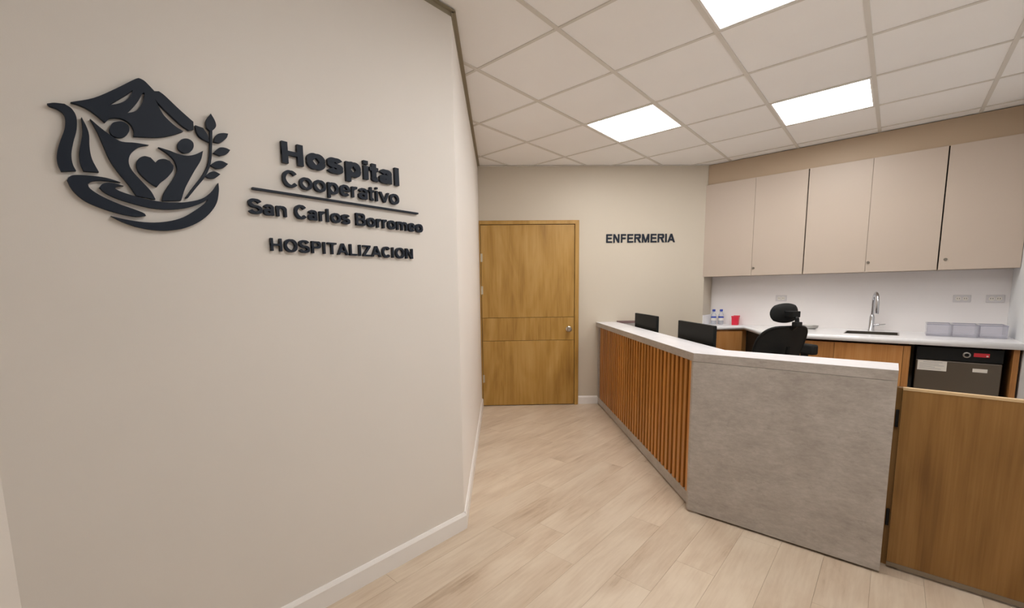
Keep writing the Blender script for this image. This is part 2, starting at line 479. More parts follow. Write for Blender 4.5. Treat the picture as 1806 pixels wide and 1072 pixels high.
# ------------------------------------------------------------------ room shell
CEIL = 2.684
G = 0.61                                   # ceiling grid module
A = (-1.480, 2.034); B = (0.384, 3.793)    # far wall ends
ROOM = [A, (0.31, 0.14), (0.31, -1.465), (1.0, -2.155), (1.0, -4.5), (2.75, -4.5), (2.75, 4.07), (0.384, 4.07), B]
NAMES = ['wall_left_back', 'wall_left', 'wall_left_front', 'wall_front_left', 'wall_front', 'wall_right', 'wall_back', 'wall_alcove', 'wall_far']
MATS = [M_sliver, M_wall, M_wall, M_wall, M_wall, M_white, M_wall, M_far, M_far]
n = len(ROOM)
def offset_pts(pts, d):
    out = []
    for i in range(len(pts)):
        p0, p1, p2 = Vector(pts[i - 1]), Vector(pts[i]), Vector(pts[(i + 1) % len(pts)])
        u = (p1 - p0).normalized(); v = (p2 - p1).normalized()
        nu = Vector((u.y, -u.x)); nv = Vector((v.y, -v.x))
        k = d / (1 + nu.dot(nv)); q = p1 + (nu + nv) * k
        out.append((q.x, q.y))
    return out
OUT = offset_pts(ROOM, 0.1)
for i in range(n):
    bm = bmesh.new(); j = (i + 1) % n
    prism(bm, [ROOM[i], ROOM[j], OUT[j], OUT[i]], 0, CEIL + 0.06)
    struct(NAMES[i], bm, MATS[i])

bm = bmesh.new(); prism(bm, OUT, -0.12, -0.006)
floor = struct('floor', bm, M_gapf)
PW, PL = 0.18, 1.22
rs = {}
k0 = -14
for k in range(-14, 16):
    x0 = 0.06 + PW * k
    joint = {1: 0.847, 2: 0.253, 3: 0.45, 4: 0.264, 5: 0.86, 0: 0.05, 6: 0.33}.get(k, (k * 0.437) % PL)
    y = joint - 5 * PL
    while y < 4.2:
        pl = clip(ROOM, x0 + 0.0004, x0 + PW - 0.0004, y + 0.0004, y + PL - 0.0004)
        if pl:
            bm = bmesh.new(); prism(bm, pl, -0.006, 0.0); obj('plank', bm, M_floor, floor)
        y += PL

CROOM = [A, (0.31, 0.14), (0.31, -1.465), (1.0, -2.155), (1.0, -4.5), (2.75, -4.5), (2.75, 3.805), (0.397, 3.805), B]
bm = bmesh.new(); prism(bm, OUT, CEIL + 0.06, CEIL + 0.12)
ceiling = struct('ceiling', bm, M_white)
LIGHTS = {(0, 3): 'square ceiling light panel nearest the wooden door', (2, 4): 'square ceiling light panel over the nurse station, in front of the wall cabinets', (2, 1): 'square ceiling light panel cut off by the top edge of the picture',
          (3, -1): None}  # unseen panel, added to brighten the logo wall and desk front
HC = 0.009                                  # half width of the cross tees
HB = 0.012                                  # half width of the ceiling bars
for i in range(-3, 5):
    for j in range(-8, 7):
        if (i, j) in LIGHTS: continue
        pl = clip(CROOM, i * G + HB, i * G + G - HB, j * G + HC, j * G + G - HC)
        if pl:
            bm = bmesh.new(); prism(bm, pl, CEIL + 0.005, CEIL + 0.02); obj('ceiling_tile', bm, M_tile, ceiling)
for i in range(-2, 5):
    pl = clip(CROOM, i * G - HB, i * G + HB, -9, 9)
    if pl:
        bm = bmesh.new(); prism(bm, pl, CEIL, CEIL + 0.012); obj('main_runner', bm, M_bar, ceiling)
for i in range(-3, 5):
    for j in range(-7, 7):
        pl = clip(CROOM, i * G + HB, i * G + G - HB, j * G - HC, j * G + HC)
        if pl:
            bm = bmesh.new(); prism(bm, pl, CEIL, CEIL + 0.010); obj('cross_tee', bm, M_bar, ceiling)
for (i, j), lab in LIGHTS.items():
    cx, cy = (i + 0.5) * G, (j + 0.5) * G
    r = thing('ceiling_light', lab or 'unseen square ceiling light panel added to brighten the left wall and desk front', 'ceiling light', (cx, cy, CEIL + 0.002), group=None if lab else 'added ceiling lights out of view')
    bm = bmesh.new(); a, c = G / 2 - HB, G / 2 - HB - 0.012
    for q in ((-a, a, -a, -c), (-a, a, c, a), (-a, -c, -c, c), (c, a, -c, c)):
        box(bm, cx + q[0], cx + q[1], cy + q[2], cy + q[3], CEIL + 0.001, CEIL + 0.03)
    obj('light_frame', bm, M_trim, r)
    bm = bmesh.new(); box(bm, cx - c, cx + c, cy - c, cy + c, CEIL + 0.006, CEIL + 0.012)
    obj('diffuser', bm, M_lamp, r)

S2 = math.sqrt(0.5)
U = (Vector(B) - Vector(A)).normalized()           # along the far wall, to the right
Dn = Vector((U.y, -U.x))                           # out of the far wall, into the room
LW = Frame((0.31, 0), (0, 1), (1, 0))              # logo wall
FW = Frame(A, U, Dn)
SW = Frame((0.31, 0.14), (Vector(A) - Vector((0.31, 0.14))).normalized(), U)
SWL = (Vector(A) - Vector((0.31, 0.14))).length
FWL = (Vector(B) - Vector(A)).length
# skirting boards and ceiling angles
SK = [(0, 0), (0.015, 0), (0.015, 0.078), (0.011, 0.086), (0.006, 0.094), (0, 0.094)]
bm = bmesh.new(); LW.bar(bm, -1.465, 0.1462, SK); struct('baseboard_left', bm, M_trim)
bm = bmesh.new(); SW.bar(bm, -0.0061, SWL - 0.016, SK); struct('baseboard_left_back', bm, M_trim)
bm = bmesh.new(); FW.bar(bm, 1.115, 1.455, SK); struct('baseboard_far', bm, M_trim)
AN = [(0, CEIL - 0.022), (0.003, CEIL - 0.022), (0.003, CEIL - 0.004), (0.022, CEIL - 0.004), (0.022, CEIL - 0.0005), (0, CEIL - 0.0005)]
bm = bmesh.new(); LW.bar(bm, -1.465, 0.149, AN); struct('trim_1', bm, M_angle)
bm = bmesh.new(); SW.bar(bm, -0.009, SWL - 0.02, AN); struct('trim_2', bm, M_angle)
bm = bmesh.new(); FW.bar(bm, 0.0, FWL, [(0, CEIL - 0.006), (0.012, CEIL - 0.006), (0.012, CEIL - 0.0005), (0, CEIL - 0.0005)]); struct('trim_3', bm, M_bar)

# bulkhead over the cabinets, splashback
def alcove(y0, y1, x1=2.75, g=0.0):
    """strip of the alcove between y0 and y1, cut by the far wall on its left"""
    pts = [(x1, y0), (x1, y1), (0.384 + g, y1)]
    if y0 < B[1]:
        pts += [(0.384 + g, B[1])]
    xl = 0.384 + g + max(0, y0 - B[1]) * 0
    pts += [(xl, y0)]
    return pts
bm = bmesh.new(); prism(bm, alcove(3.805, 4.07), 2.47, CEIL); struct('trim_4', bm, M_bulk)
bm = bmesh.new(); box(bm, 0.396, 2.75, 4.062, 4.07, 0.907, 1.459); struct('trim_5', bm, M_splash)

# ------------------------------------------------------------------ door in the far wall
door = bmesh.new(); FW.box(door, 0.018, 1.066, 0.0, 0.022, 0.008, 2.050)
# two shallow grooves across the leaf: three boards with recessed joints
door.free(); bm = bmesh.new()
FW.box(bm, 0.018, 1.066, 0.0, 0.018, 0.008, 2.050)
door = struct('door_1', bm, M_dark, label='plain oak veneer door with two horizontal grooves and a round metal knob')
for z0, z1 in ((0.008, 0.757), (0.761, 1.020), (1.024, 2.050)):
    bm = bmesh.new(); FW.box(bm, 0.018, 1.066, 0.018, 0.030, z0, z1); obj('door_panel', bm, M_door, door, bevel=0.0012)
bm = bmesh.new()
for q in ((1.071, 1.110, 0.0, 2.090), (0.002, 0.013, 0.0, 2.090), (0.013, 1.071, 2.056, 2.090)):
    FW.box(bm, q[0], q[1], 0.0, 0.042, q[2], q[3])
FW.box(bm, 1.112, 1.120, 0.0, 0.02, 0.0, 2.1); FW.box(bm, 0.002, 1.120, 0.0, 0.02, 2.092, 2.1)
obj('door_frame', bm, M_door, door, bevel=0.002)
kx = FW.at(1.005, 0.030); kn = (Dn.x, Dn.y, 0)
bm = bmesh.new(); lathe(bm, [(0, 0), (0.033, 0), (0.033, 0.004), (0.027, 0.010), (0.013, 0.012), (0.012, 0.03), (0.020, 0.036), (0.027, 0.046), (0.027, 0.058), (0.021, 0.066), (0, 0.068)], (*kx, 0.885), 24, kn)
obj('door_knob', bm, M_nickel, door, smooth=True)
for z in (0.323, 1.335, 1.695):
    hx = FW.at(0.0155, 0.034)
    bm = bmesh.new(); lathe(bm, [(0, 0), (0.007, 0), (0.007, 0.09), (0, 0.09)], (*hx, z - 0.045), 12)
    FW.box(bm, 0.019, 0.036, 0.030, 0.0315, z - 0.045, z + 0.045)
    obj('hinge', bm, M_hinge, door)

# ------------------------------------------------------------------ signs
def on_left(a, z, d): return (0.3102 + d, a, z)
def on_far(a, z, d):
    p = FW.at(a, 0.0002 + d); return (p[0], p[1], z)
def mm(pts): return [(p[0] / 1000, p[1] / 1000) for p in pts]
EMB = {
 'mountain':[[-1244,1845],[-1197,1870],[-1148,1910],[-1100,1953],[-1088,1957],[-1078,1952],[-1059,1932],[-1048,1935],[-1034,1926],[-1001,1896],[-968,1869],[-969,1846],[-982,1840],[-1001,1851],[-1028,1875],[-1051,1898],[-1060,1910],[-1045,1873],[-1030,1855],[-1014,1842],[-997,1833],[-1020,1818],[-1051,1803],[-1084,1794],[-1119,1788],[-1117,1803],[-1123,1821],[-1134,1829],[-1148,1831],[-1167,1825],[-1179,1811],[-1195,1826],[-1210,1837],[-1227,1843]],
 'hole':[[[-1167,1860],[-1145,1871],[-1127,1886],[-1114,1906],[-1109,1920],[-1125,1902],[-1147,1880]],[[-1129,1849],[-1108,1862],[-1091,1889],[-1082,1920],[-1088,1917],[-1097,1897],[-1111,1874]]],
 'wave':[[-1289,1828],[-1275,1834],[-1256,1837],[-1243,1828],[-1236,1808],[-1239,1774],[-1248,1741],[-1255,1708],[-1255,1682],[-1250,1665],[-1279,1658],[-1284,1680],[-1282,1707],[-1273,1739],[-1262,1772],[-1258,1800],[-1262,1814],[-1273,1821],[-1284,1823]],
 'wave2':[[-1226,1812],[-1218,1788],[-1215,1767],[-1217,1735],[-1215,1703],[-1204,1670],[-1235,1667],[-1240,1689],[-1239,1716],[-1232,1749],[-1227,1777]],
 'figure':[[-1209,1812],[-1187,1791],[-1164,1774],[-1147,1766],[-1117,1770],[-1086,1771],[-1110,1760],[-1130,1736],[-1137,1711],[-1131,1688],[-1111,1660],[-1093,1636],[-1084,1613],[-1128,1617],[-1143,1647],[-1162,1677],[-1177,1707],[-1187,1742],[-1197,1780]],
 'heart':[[-1075,1723],[-1085,1735],[-1100,1736],[-1114,1725],[-1120,1707],[-1116,1687],[-1102,1669],[-1088,1657],[-1077,1651],[-1067,1665],[-1049,1684],[-1034,1707],[-1031,1722],[-1039,1735],[-1052,1738],[-1066,1733]],
 'figure2':[[-1064,1770],[-1037,1766],[-1017,1761],[-995,1760],[-973,1768],[-949,1785],[-958,1753],[-977,1718],[-995,1683],[-1008,1655],[-1020,1619],[-1068,1611],[-1063,1631],[-1051,1655],[-1032,1687],[-1023,1709],[-1024,1729],[-1031,1745],[-1046,1759]],
 'stem':[[-925,1852],[-918,1854],[-923,1803],[-930,1753],[-948,1707],[-977,1665],[-1002,1629],[-1008,1629],[-986,1664],[-955,1711],[-937,1752],[-929,1801]],
 'leaf1':[[-918,1908],[-908,1888],[-907,1870],[-922,1850],[-933,1861],[-933,1882]],
 'leaf2':[[-964,1860],[-943,1857],[-932,1837],[-929,1816],[-952,1825],[-962,1840]],
 'leaf3':[[-917,1821],[-907,1845],[-889,1855],[-873,1857],[-880,1840],[-899,1822]],
 'leaf4':[[-920,1785],[-903,1805],[-885,1809],[-871,1805],[-882,1790],[-902,1780]],
 'leaf5':[[-933,1744],[-916,1759],[-899,1764],[-881,1758],[-895,1743],[-915,1736]],
 'leaf6':[[-949,1707],[-935,1721],[-921,1726],[-906,1720],[-922,1705],[-939,1702]],
 'bowl':[[-1270,1637],[-1266,1645],[-1254,1653],[-1224,1657],[-1189,1657],[-1160,1650],[-1193,1649],[-1218,1644],[-1230,1634],[-1226,1621],[-1204,1604],[-1170,1588],[-1134,1576],[-1115,1568],[-1111,1561],[-1135,1556],[-1172,1561],[-1207,1571],[-1240,1587],[-1261,1611]],
 'bowl2':[[-1154,1641],[-1179,1645],[-1198,1640],[-1207,1628],[-1196,1615],[-1169,1602],[-1132,1592],[-1094,1586],[-1053,1587],[-1009,1598],[-971,1616],[-947,1634],[-955,1621],[-982,1596],[-1020,1567],[-1060,1550],[-1105,1542],[-1152,1544],[-1190,1551],[-1167,1538],[-1138,1527],[-1099,1521],[-1058,1523],[-1014,1536],[-976,1559],[-946,1589],[-924,1625],[-915,1664],[-914,1691],[-936,1658],[-966,1632],[-1007,1616],[-1051,1608],[-1092,1609],[-1130,1615],[-1160,1623],[-1174,1630],[-1169,1637]],
 'head':[[-1127,1805],[-1130,1795],[-1137,1785],[-1146,1778],[-1156,1776],[-1165,1778],[-1170,1785],[-1171,1794],[-1168,1804],[-1162,1814],[-1152,1820],[-1142,1823],[-1134,1821],[-1128,1815]],
 'head2':[[-973,1795],[-976,1785],[-982,1776],[-991,1770],[-1001,1767],[-1008,1770],[-1014,1776],[-1015,1786],[-1012,1796],[-1006,1805],[-997,1811],[-988,1813],[-980,1811],[-974,1805]],
}
t = thing('hospital_emblem', 'large navy cut-out emblem of mountain, two figures, heart and leaf sprig on the left wall', 'logo', (0.31, -1.07, 1.73))
PIECE = {'mountain': 'mountain', 'wave': 'flame', 'wave2': 'flame', 'figure': 'figure', 'figure2': 'figure', 'heart': 'heart', 'stem': 'stem', 'bowl': 'swoosh', 'bowl2': 'swoosh', 'head': 'head', 'head2': 'head'}
for k, v in EMB.items():
    if k == 'hole': continue
    polys = [smoothpoly(mm(v), 4, 180 if k.startswith('head') else 42)]
    if k == 'mountain': polys += [smoothpoly(mm(h), 4, 60) for h in EMB['hole']]
    obj(PIECE.get(k, 'leaf'), plate(polys, 0.015, on_left), M_navy, t)

t = thing('lettering_sign', 'navy raised letters Hospital Cooperativo San Carlos Borromeo with a dividing line, right of the emblem', 'sign', (0.31, -0.46, 1.70))
lettering('Hospital', -0.705, -0.208, 1.800, 0.076, 0.228, 0.015, on_left, M_navy, t)
lettering('Cooperativo', -0.708, -0.212, 1.717, 0.058, 0.155, 0.015, on_left, M_navy, t)
lettering('San Carlos Borromeo', -0.829, -0.086, 1.605, 0.050, 0.175, 0.015, on_left, M_navy, t)
bm = bmesh.new(); LW.box(bm, -0.812, -0.109, 0.0002, 0.015, 1.6875, 1.6945); obj('divider_line', bm, M_navy, t)
t = thing('lettering_sign', 'navy raised capitals HOSPITALIZACION below the hospital name on the left wall', 'sign', (0.31, -0.46, 1.47))
lettering('HOSPITALIZACION', -0.766, -0.148, 1.4785, 0.046, 0.17, 0.015, on_left, M_navy, t, track=0.05)
p = FW.at(1.82, 0)
t = thing('lettering_sign', 'navy capitals ENFERMERIA on the far wall right of the wooden door', 'sign', (p[0], p[1], 1.84))
lettering('ENFERMERIA', 1.428, 2.210, 1.850, 0.094, 0.21, 0.008, on_far, M_navy, t)

# ------------------------------------------------------------------ reception desk
Cc = Vector((1.194, 1.130))                        # outer corner of the desk
D = Frame(Cc, (-U.y, U.x), (U.x, U.y))             # s from the corner to the far wall, d into the station
SE = (Vector(A) - Cc).dot(D.u) - 0.001             # where it meets the far wall
XR = 2.068
TOP, TH, LED = 0.957, 0.047, 0.236
desk = thing('reception_desk', 'angled reception desk with a grey concrete-look end panel and vertical wooden slats', 'desk', (0.9, 1.6, 0))
k = LED * math.tan(math.radians(22.5) * 1.0)
# inner corner of the ledge
ni = D.at(0, LED); t0 = (Cc.y + LED - ni[1]) / D.u.y
inner = (ni[0] + D.u.x * t0, Cc.y + LED)
ftop = [tuple(Cc), (XR, Cc.y), (XR, Cc.y + LED), inner, D.at(SE, LED), D.at(SE, 0)]
bm = bmesh.new(); prism(bm, ftop, TOP - TH, TOP); obj('desk_top', bm, M_stone, desk, bevel=0.001)
bm = bmesh.new(); prism(bm, [(p[0], p[1]) for p in ftop], TOP, TOP + 0.001); obj('top_surface', bm, M_stonetop, desk, label='pale laminate surface on top of the ledge')
ni = D.at(0, 0.02); t0 = (Cc.y + 0.02 - ni[1]) / D.u.y
bm = bmesh.new(); prism(bm, [tuple(Cc), (XR, Cc.y), (XR, Cc.y + 0.02), (ni[0] + D.u.x * t0, Cc.y + 0.02), D.at(0.022, 0.02), D.at(0.022, 0)], 0.012, TOP - TH - 0.0015)
obj('end_panel', bm, M_stone, desk, bevel=0.001)
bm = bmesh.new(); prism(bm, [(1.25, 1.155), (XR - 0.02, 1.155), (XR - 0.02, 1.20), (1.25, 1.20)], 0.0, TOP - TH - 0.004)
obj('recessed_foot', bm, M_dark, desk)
bm = bmesh.new(); D.box(bm, 0.03, SE, 0.062, 0.08, 0.085, TOP - TH - 0.001); obj('slat_backing', bm, M_back, desk)
bm = bmesh.new(); D.box(bm, 0.024, SE, 0.028, 0.046, 0.012, 0.085); D.box(bm, 0.05, SE, 0.05, 0.07, 0.0, 0.014)
obj('plinth', bm, M_stone, desk)
bm = bmesh.new(); D.box(bm, SE - 0.065, SE, 0.022, 0.06, 0.086, TOP - TH - 0.001); obj('end_stile', bm, M_stone, desk)
pitch = 0.0672
s = 0.072
while s < SE - 0.10:
    bm = bmesh.new(); D.box(bm, s, s + 0.036, 0.028, 0.0615, 0.0855, TOP - TH - 0.0012); obj('slat', bm, M_slat, desk)
    s += pitch
# work surface behind the ledge
bm = bmesh.new(); D.box(bm, 0.35, SE, 0.081, 0.62, 0.722, 0.75); obj('work_surface', bm, M_stonetop, desk, bevel=0.001)
bm = bmesh.new(); prism(bm, [(1.50, 1.151), (XR, 1.151), (XR, 1.60), (1.30, 1.60)], 0.722, 0.75); obj('work_surface', bm, M_stonetop, desk, bevel=0.001)
bm = bmesh.new(); box(bm, XR - 0.02, XR, 1.151, 1.60, 0.0, 0.721); obj('side_panel', bm, M_stone, desk)

# swing gate between the desk and the right wall
gate = thing('swing_gate', 'low walnut swing gate between the reception desk and the right wall', 'gate', (2.41, 1.24, 0))
bm = bmesh.new(); box(bm, 2.090, 2.742, 1.215, 1.237, 0.032, 0.858); obj('gate_leaf', bm, M_gate, gate)
bm = bmesh.new(); box(bm, 2.090, 2.742, 1.213, 1.239, 0.858, 0.869); obj('top_edging', bm, M_edge, gate)
bm = bmesh.new(); box(bm, 2.090, 2.742, 1.211, 1.241, 0.012, 0.032); obj('bottom_rail', bm, M_rail, gate)
bm = bmesh.new(); box(bm, 2.0695, 2.13, 1.242, 1.282, 0.0, 0.862); obj('hinge_post', bm, M_gate, gate)
for z in (0.2, 0.68):
    bm = bmesh.new(); lathe(bm, [(0, 0), (0.006, 0), (0.006, 0.08), (0, 0.08)], (2.079, 1.2355, z), 10); obj('hinge', bm, M_dark, gate)

# ------------------------------------------------------------------ wall cabinets
YF = 3.783                                         # door faces
def cabinet(x0, x1, doors, locks, label):
    c = thing('wall_cabinet', label, 'cabinet', ((x0 + x1) / 2, YF, 1.459))
    bm = bmesh.new()
    l = max(x0, 0.405)
    box(bm, l + 0.001, x1 - 0.001, 3.802, 4.061, 1.461, 2.459)
    obj('carcass', bm, M_cab, c)
    for (a, b), lk in zip(doors, locks):
        bm = bmesh.new(); box(bm, a + 0.001, b - 0.001, YF, 3.801, 1.459, 2.4685)
        d = obj('door', bm, M_cab, c, bevel=0.001)
        if lk:
            bm = bmesh.new(); lathe(bm, [(0, 0), (0.012, 0), (0.012, 0.007), (0.010, 0.010), (0.005, 0.010), (0.005, 0.006), (0, 0.006)], (lk[0], YF, lk[1]), 16, (0, -1, 0))
            obj('lock', bm, M_lock, d, smooth=True)
    return c
cabinet(0.366, 1.324, [(0.366, 0.868), (0.868, 1.3235)], [None, (0.885, 1.535)], 'beige two-door wall cabinet at the left end beside the far wall')
cabinet(1.331, 2.281, [(1.331, 1.808), (1.808, 2.281)], [None, (1.826, 1.545)], 'beige two-door wall cabinet in the middle of the row above the sink')
cabinet(2.288, 2.748, [(2.288, 2.748)], [(2.328, 1.545)], 'beige single-door wall cabinet at the right end above the fridge')

# ------------------------------------------------------------------ back counter
CT, CB = 0.907, 0.862
worktop = thing('worktop', 'white stone worktop with undermounted sink along the back wall of the nurse station', 'worktop', (1.6, 3.7, CB))
pts = [(0.3845, 4.061), (0.3845, 3.794), (0.480, 3.690), (0.780, 3.973), (1.125, 3.300), (2.749, 3.300), (2.749, 4.061)]
SX0, SX1, SY0, SY1 = 1.705, 2.083, 3.53, 3.84
bm = plate([pts, [(SX0, SY0), (SX1, SY0), (SX1, SY1), (SX0, SY1)]], CT - CB, lambda x, y, d: (x, y, CB + d))
obj('slab', bm, M_quartz, worktop)
bm = bmesh.new()
e, g_ = 0.010, 0.0006
for q in ((SX0 + g_, SX0 + e, SY0 + g_, SY1 - g_), (SX1 - e, SX1 - g_, SY0 + g_, SY1 - g_), (SX0 + e, SX1 - e, SY0 + g_, SY0 + e), (SX0 + e, SX1 - e, SY1 - e, SY1 - g_)):
    box(bm, *q, 0.70, CT + 0.0015)
box(bm, SX0 + g_, SX1 - g_, SY0 + g_, SY1 - g_, 0.692, 0.70)
obj('sink_basin', bm, M_sink, worktop)
bm = bmesh.new(); box(bm, 0.3845, 0.395, 3.796, 4.061, CT + 0.0005, 1.02); struct('trim_6', bm, M_quartz)

def base(x0, x1, splits, label, side=True):
    c = thing('base_cabinet', label, 'cabinet', ((x0 + x1) / 2, 3.5, 0))
    bm = bmesh.new(); box(bm, x0, x1, 3.356, 4.06, 0.08, 0.690); box(bm, x0, x1, 3.40, 3.98, 0.0, 0.08)
    box(bm, x0, x1, 3.356, 3.50, 0.690, 0.835); box(bm, x0, x1, 3.87, 4.06, 0.690, 0.861); box(bm, x0, x0 + 0.02, 3.356, 3.87, 0.690, 0.861)
    obj('carcass', bm, M_base, c)
    for a, b in splits:
        bm = bmesh.new(); box(bm, a + 0.0015, b - 0.0015, 3.336, 3.355, 0.085, 0.842); obj('door', bm, M_base, c, bevel=0.001)
    return c
base(1.235, 2.159, [(1.235, 1.661), (1.661, 2.115), (2.115, 2.159)], 'walnut base cabinet with flush doors under the sink')
# wedge cabinet in the left corner
wn = (Vector((0.780, 3.973)) - Vector((0.480, 3.690))).normalized(); wp = Vector((wn.y, -wn.x))
def wpt(a, d):
    q = Vector((0.480, 3.690)) + wn * a - wp * d; return (q.x, q.y)
wl = (Vector((0.780, 3.973)) - Vector((0.480, 3.690))).length
c = thing('base_cabinet', 'small walnut corner cabinet under the left end of the white worktop', 'cabinet', (0.6, 3.9, 0))
bm = bmesh.new(); prism(bm, [wpt(0.03, 0.036), wpt(wl - 0.01, 0.036), (0.79, 4.058), (0.40, 4.058), (0.40, 3.81)], 0.08, 0.861); obj('carcass', bm, M_base, c)
bm = bmesh.new(); prism(bm, [wpt(0.03, 0.015), wpt(wl - 0.004, 0.015), wpt(wl - 0.004, 0.034), wpt(0.03, 0.034)], 0.085, 0.842); obj('door', bm, M_base, c, bevel=0.001)
bm = bmesh.new(); prism(bm, [wpt(0.06, 0.06), wpt(wl - 0.03, 0.06), (0.78, 4.05), (0.42, 4.05), (0.42, 3.83)], 0.0, 0.08); obj('plinth', bm, M_dark, c)
# black block added to keep the shaded knee space dark
c = thing('knee_shade_block', 'black block filling the shaded knee space under the worktop left of the chair', 'cabinet', (1.0, 3.95, 0))
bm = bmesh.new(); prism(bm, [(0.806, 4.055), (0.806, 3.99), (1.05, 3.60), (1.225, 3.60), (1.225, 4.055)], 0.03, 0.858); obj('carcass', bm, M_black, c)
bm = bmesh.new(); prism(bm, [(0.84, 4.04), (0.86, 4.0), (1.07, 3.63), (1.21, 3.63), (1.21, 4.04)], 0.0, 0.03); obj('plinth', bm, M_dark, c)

# fridge
fr = thing('mini_fridge', 'small steel-front fridge with a black control strip under the right end of the worktop', 'fridge', (2.43, 3.7, 0))
bm = bmesh.new(); box(bm, 2.200, 2.662, 3.432, 3.98, 0.03, 0.850); obj('body', bm, M_black, fr, bevel=0.006)
bm = bmesh.new(); box(bm, 2.196, 2.664, 3.372, 3.430, 0.04, 0.738); d = obj('door', bm, M_fridge, fr, bevel=0.006)
bm = bmesh.new(); box(bm, 2.194, 2.666, 3.366, 3.430, 0.742, 0.846); obj('control_strip', bm, M_black, fr, bevel=0.006)
bm = bmesh.new(); lathe(bm, [(0.013, 0), (0.022, 0), (0.022, 0.010), (0.019, 0.012), (0.013, 0.012), (0.013, 0)], (2.475, 3.366, 0.796), 24, (0, -1, 0)); dl = obj('dial', bm, M_steel, fr, smooth=True)
bm = bmesh.new(); lathe(bm, [(0, 0), (0.0125, 0), (0.0125, 0.010), (0, 0.010)], (2.475, 3.366, 0.796), 20, (0, -1, 0)); obj('dial_face', bm, M_black, dl)
bm = bmesh.new(); box(bm, 2.512, 2.594, 3.3645, 3.3665, 0.785, 0.814); st = obj('red_sticker', bm, M_redtag, fr, label='red sticker')
bm = bmesh.new(); box(bm, 2.577, 2.588, 3.3635, 3.3644, 0.789, 0.799); obj('printed_mark', bm, M_paper, st)
bm = bmesh.new(); box(bm, 2.208, 2.375, 3.3705, 3.3718, 0.655, 0.733); pp = obj('paper_notice', bm, M_paper, fr, label='large white paper notice')
for i, (a, b) in enumerate(((2.24, 2.35), (2.22, 2.33), (2.22, 2.36), (2.22, 2.31), (2.22, 2.345))):
    bm = bmesh.new(); box(bm, a, b, 3.3698, 3.3704, 0.720 - i * 0.013, 0.7225 - i * 0.013); obj('printed_line', bm, M_ink, pp)
bm = bmesh.new(); box(bm, 2.515, 2.592, 3.3705, 3.3718, 0.667, 0.694); obj('paper_label', bm, M_paper, fr, label='small white label')
for x in (2.24, 2.62):
    for y in (3.46, 3.94):
        bm = bmesh.new(); lathe(bm, [(0, 0), (0.016, 0), (0.016, 0.03), (0, 0.03)], (x, y, 0), 12); obj('foot', bm, M_black, fr)
bm = bmesh.new(); box(bm, 2.706, 2.736, 3.345, 4.05, 0.0, 0.861); tag(obj('end_panel', bm, M_base), 'walnut upright end panel between the fridge and the right wall', 'panel')

# faucet
f = thing('kitchen_faucet', 'tall chrome pull-down kitchen faucet behind the sink', 'faucet', (1.885, 3.93, CT))
bm = bmesh.new(); lathe(bm, [(0, 0), (0.027, 0), (0.027, 0.006), (0.022, 0.012), (0.020, 0.13), (0.015, 0.15), (0.0125, 0.155), (0, 0.155)], (1.885, 3.93, CT), 20); obj('base', bm, M_chrome, f, smooth=True)
bm = bmesh.new()
path = [(1.885, 3.93, CT + 0.15), (1.885, 3.93, CT + 0.28)]
for i in range(1, 13):
    a = math.pi * i / 12
    path.append((1.885 + 0.040 * (1 - math.cos(a)) * 0.42, 3.93 - 0.08 * (1 - math.cos(a)), CT + 0.28 + 0.08 * math.sin(a)))
tube(bm, path, 0.0115, 12); obj('spout', bm, M_chrome, f, smooth=True)
bm = bmesh.new(); lathe(bm, [(0, 0), (0.013, 0), (0.015, 0.01), (0.014, 0.1), (0.0125, 0.112), (0, 0.112)], (1.885 + 0.0336, 3.77, CT + 0.17), 16); obj('spray_head', bm, M_chrome, f, smooth=True)
bm = bmesh.new(); tube(bm, [(1.90, 3.93, CT + 0.055), (1.94, 3.925, CT + 0.06)], 0.012, 12); tube(bm, [(1.94, 3.925, CT + 0.06), (1.985, 3.915, CT + 0.068)], [0.006, 0.0045], 10); obj('lever', bm, M_chrome, f, smooth=True)

# outlets
for x0, x1, lab in ((1.060, 1.163, 'white double wall outlet half hidden behind the chair headrest'), (2.417, 2.526, 'white double wall outlet over the middle tray, the nearer one to the faucet'), (2.614, 2.721, 'white double wall outlet nearest the right wall')):
    o = thing('wall_outlet', lab, 'outlet', ((x0 + x1) / 2, 4.062, 1.179))
    bm = bmesh.new(); box(bm, x0, x1, 4.055, 4.0618, 1.179, 1.243); obj('cover_plate', bm, M_plate, o, bevel=0.003)
    for cx in (x0 + 0.033, x1 - 0.033):
        bm = bmesh.new(); lathe(bm, [(0, 0), (0.018, 0), (0.018, 0.0025), (0, 0.0025)], (cx, 4.0551, 1.211), 20, (0, -1, 0)); s_ = obj('socket', bm, M_paper, o)
        bm = bmesh.new(); box(bm, cx - 0.008, cx - 0.005, 4.0518, 4.0525, 1.207, 1.218); box(bm, cx + 0.005, cx + 0.008, 4.0518, 4.0525, 1.207, 1.218); obj('slots', bm, M_dark, s_)

